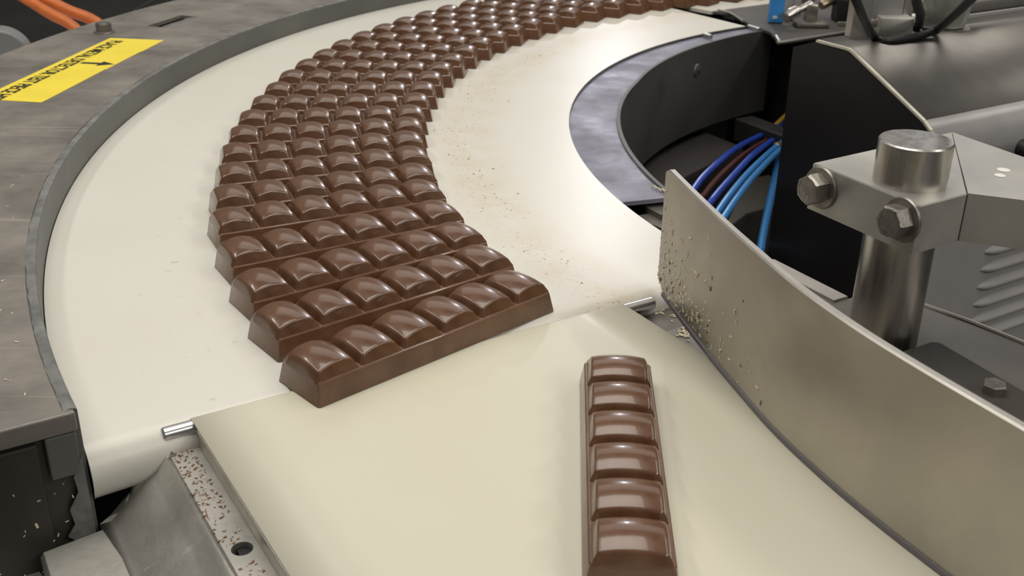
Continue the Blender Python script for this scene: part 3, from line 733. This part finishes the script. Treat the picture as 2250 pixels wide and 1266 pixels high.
def seg_mesh():
    A, B = PX*.5-.0030, HW-.0100
    G = [-1, -.965, -.9, -.75, -.5, -.25, 0, .25, .5, .75, .9, .965, 1]; n = len(G)
    top = lambda u, v: .0730-.0100*abs(u)**2.1-.0055*abs(v)**2.1
    a, b = A-.0075, B-.0085
    vs = []; fs = []
    for j, v in enumerate(G):
        for i, u in enumerate(G):
            e = 0
            m_ = max(abs(u), abs(v))
            if m_ > .99: e = .0009
            cx, cy = u*a, v*b
            if abs(u) > .99 and abs(v) > .99: cx *= .955; cy *= .965; e = .0016
            vs.append((cx, cy, top(u, v)-e))
    for j in range(n-1):
        for i in range(n-1): fs.append((j*n+i, j*n+i+1, (j+1)*n+i+1, (j+1)*n+i))
    loop = [i for i in range(n)]+[j*n+n-1 for j in range(1, n)]+[(n-1)*n+i for i in range(n-2, -1, -1)]+[j*n for j in range(n-2, 0, -1)]
    prev = loop
    for (ex_, dz, rel) in ((.0008, .0012, True), (.0014, .0030, True), (.0070, .0440, False), (.0078, .0400, False)):
        cur = []
        for q in loop:
            x, y, z = vs[q]; sx = (abs(x) > a*.94)*(1 if x > 0 else -1); sy = (abs(y) > b*.955)*(1 if y > 0 else -1)
            cur.append(len(vs)); vs.append((x+sx*ex_, y+sy*ex_, (z-dz) if rel else dz))
        for k in range(len(loop)):
            l = (k+1) % len(loop); fs.append((prev[k], cur[k], cur[l], prev[l]))
        prev = cur
    return vs, fs
def mesh_of(name, vs, fs, sm):
    me = bpy.data.meshes.new(name); me.from_pydata([tuple(c*U for c in v) for v in vs], [], fs)
    bm = bmesh.new(); bm.from_mesh(me); bmesh.ops.recalc_face_normals(bm, faces=bm.faces); bm.to_mesh(me); bm.free()
    me.materials.append(M['choc'])
    for p in me.polygons: p.use_smooth = True
    if sm != 'all': me.set_sharp_from_angle(angle=R(sm))
    return me
me_slab = mesh_of('slab', *slab_mesh(), 25); me_seg = mesh_of('segment', *seg_mesh(), 'all')
def bar(x, y, th, label, group, tilt=0, z=.0012):
    o = bpy.data.objects.new('chocolate_bar', None); COL.objects.link(o); o.empty_display_size = .01
    o.location = (x*U, y*U, z*U); o.rotation_euler = (0, tilt, R(th)); tag(o, label, 'chocolate bar', group)
    s_ = bpy.data.objects.new('slab', me_slab); COL.objects.link(s_); s_.parent = o
    for k in range(6):
        g = bpy.data.objects.new('segment', me_seg); COL.objects.link(g); g.parent = o; g.location = ((k-2.5)*PX*.985*U, 0, 0)
    return o
BARS = [(-.168, 1.880, 43.4), (-.253, 2.029, 39.2), (-.322, 2.176, 35.8), (-.389, 2.333, 31.6), (-.448, 2.500, 27.0), (-.483, 2.645, 23.0), (-.511, 2.807, 20.0), (-.540, 2.965, 16.6),
        (-.556, 3.122, 13.4), (-.564, 3.274, 9.9), (-.561, 3.434, 6.7), (-.552, 3.593, 4.0), (-.538, 3.753, 1.3), (-.511, 3.907, -2.0), (-.475, 4.057, -5.0), (-.432, 4.218, -7.2),
        (-.377, 4.371, -9.6), (-.315, 4.514, -12.8), (-.245, 4.657, -15.0), (-.165, 4.793, -16.7), (-.082, 4.931, -18.4), (.017, 5.074, -20.2), (.127, 5.212, -22.0)]
for k in range(24, 29):
    ph = 137.9-3.35*(k-23); p = pol(2.775, ph); BARS.append((p.x, p.y, ph-180+14.5+(23-k)*-.5+5))
lp = Vector(BARS[-1][:2]); 
for k in range(1, 6):
    BARS.append((lp.x+N.x*.165*k, lp.y+N.y*.165*k, -30.0))
words = ['first', 'second', 'third', 'fourth', 'fifth', 'sixth', 'seventh', 'eighth', 'ninth', 'tenth', 'eleventh', 'twelfth', 'thirteenth', 'fourteenth', 'fifteenth', 'sixteenth', 'seventeenth', 'eighteenth', 'nineteenth', 'twentieth',
         'twenty-first', 'twenty-second', 'twenty-third', 'twenty-fourth', 'twenty-fifth', 'twenty-sixth', 'twenty-seventh', 'twenty-eighth', 'twenty-ninth', 'thirtieth', 'thirty-first', 'thirty-second', 'thirty-third']
for i, (x, y, th) in enumerate(BARS):
    lab = 'nearest milk chocolate bar of the curved row, bridging the gap between the belts' if i == 0 else '%s glossy milk chocolate bar of the row on the curved belt, counted from the front' % words[i]
    bar(x, y, th, lab, 'milk chocolate bars in a curved row', z=.0012)
bar(.181, 1.452, 87.5, 'single milk chocolate bar lying lengthwise alone on the straight cream belt', None, z=.0012)

# ------------------------------------------------------------------ crumbs
def crumbs(name, n, fn, mt, label, size=(.003, .007)):
    m_ = MB()
    for _ in range(n):
        P, nx, ny, nz = fn(); a = random.uniform(0, 2*PI); L_ = random.uniform(*size); wd = L_*random.uniform(.2, .45)
        dx = nx*math.cos(a)+ny*math.sin(a); dy = nz.cross(dx)
        m_.box(P-dx*L_/2-dy*wd/2-nz*.0005, dx*L_, dy*wd+dx*random.uniform(-.001, .001), nz*wd*.6)
    o = m_.go(name, mt); return tag(o, label, 'crumbs', None, 'stuff')
X_, Y_ = Vector((1, 0, 0)), Vector((0, 1, 0))
def on_flange():
    s_ = random.uniform(.0, .50)*random.uniform(.4, 1); t_ = random.uniform(-.002, flangeW-.022)
    while abs(s_-hs) < .025 and abs(t_-ht) < .025: s_ += .05
    return fp(s_+.01, t_, zf+.0008), X_, Y_, Z
crumbs('chocolate_crumbs', 230, on_flange, M['crumb'], 'reddish-brown chocolate crumbs scattered over the left frame flange', (.002, .0055))
crumbs('chocolate_crumbs', 45, on_flange, M['crumb_pale'], 'pale crumbs scattered among the brown ones on the left frame flange', (.002, .006))
def on_guide():
    i = min(len(cv)-2, int(abs(random.gauss(3, 8)))); t = random.random(); p = cv[i].lerp(cv[i+1], t); d = (cv[i+1]-cv[i]).normalized()
    z = .015+abs(random.gauss(0, .085)); z = z if z < .24 else random.uniform(.02, .2)
    nn = Vector((d.y, -d.x, 0)); nn = nn if nn.x < 0 else -nn
    return Vector((p.x, p.y, z))+nn*.0004, Vector((d.x, d.y, 0)), Z, nn
crumbs('chocolate_crumbs', 230, on_guide, M['crumb_pale'], 'pale crumbs and shavings stuck to the near end of the guide plate', (.003, .010))
crumbs('chocolate_crumbs', 22, on_guide, M['crumb'], 'dark brown crumbs stuck among pale ones on the guide plate', (.003, .010))
def on_case():
    a = random.uniform(192, 212); r_ = random.uniform(3.48, 3.75); return pol(r_, a, .0808), X_, Y_, Z
crumbs('chocolate_crumbs', 60, on_case, M['crumb_pale'], 'tiny pale crumbs on the near end of the casing top', (.003, .009))
def on_end():
    return pol(random.uniform(3.46, 3.7), E0, random.uniform(-.33, -.03))+et*.0068, er, Z, et
crumbs('chocolate_crumbs', 40, on_end, M['crumb_pale'], 'tiny pale crumbs clinging to the dark end face of the casing', (.003, .009))
def on_belt():
    a = random.uniform(150, 210); r_ = random.gauss(2.36, .05); return pol(r_, a, .0003), X_, Y_, Z
crumbs('chocolate_crumbs', 170, on_belt, M['crumb'], 'fine brown crumbs in a ring on the curved belt inside the bars', (.002, .006))
def on_plate():
    p = at(random.uniform(1420, 1500), 0, -.044); u, v = random.choice([(1450, 680), (1480, 700), (1510, 740), (1500, 730)]); p = at(u+random.uniform(-12, 12), v+random.uniform(-10, 10), -.044)
    return p, X_, Y_, Z
crumbs('chocolate_crumbs', 60, on_plate, M['crumb_pale'], 'pale crumbs piled on the grey frame plate beside the straight belt', (.004, .012))

sh = MB()
for k in range(4):
    a = at(1432+k*9, 408+k*5+random.uniform(-3, 3), -.009); b = at(1444+k*9, 412+k*5+random.uniform(-4, 4), -.006); sh.tube([a, a.lerp(b, .5)+Z*.004, b], .0022, 5, 3)
tag(sh.go('chocolate_shavings', M['crumb_pale'], None, True), 'curled tan shavings on the near corner of the blue-grey inner plate', 'shavings', None, 'stuff')
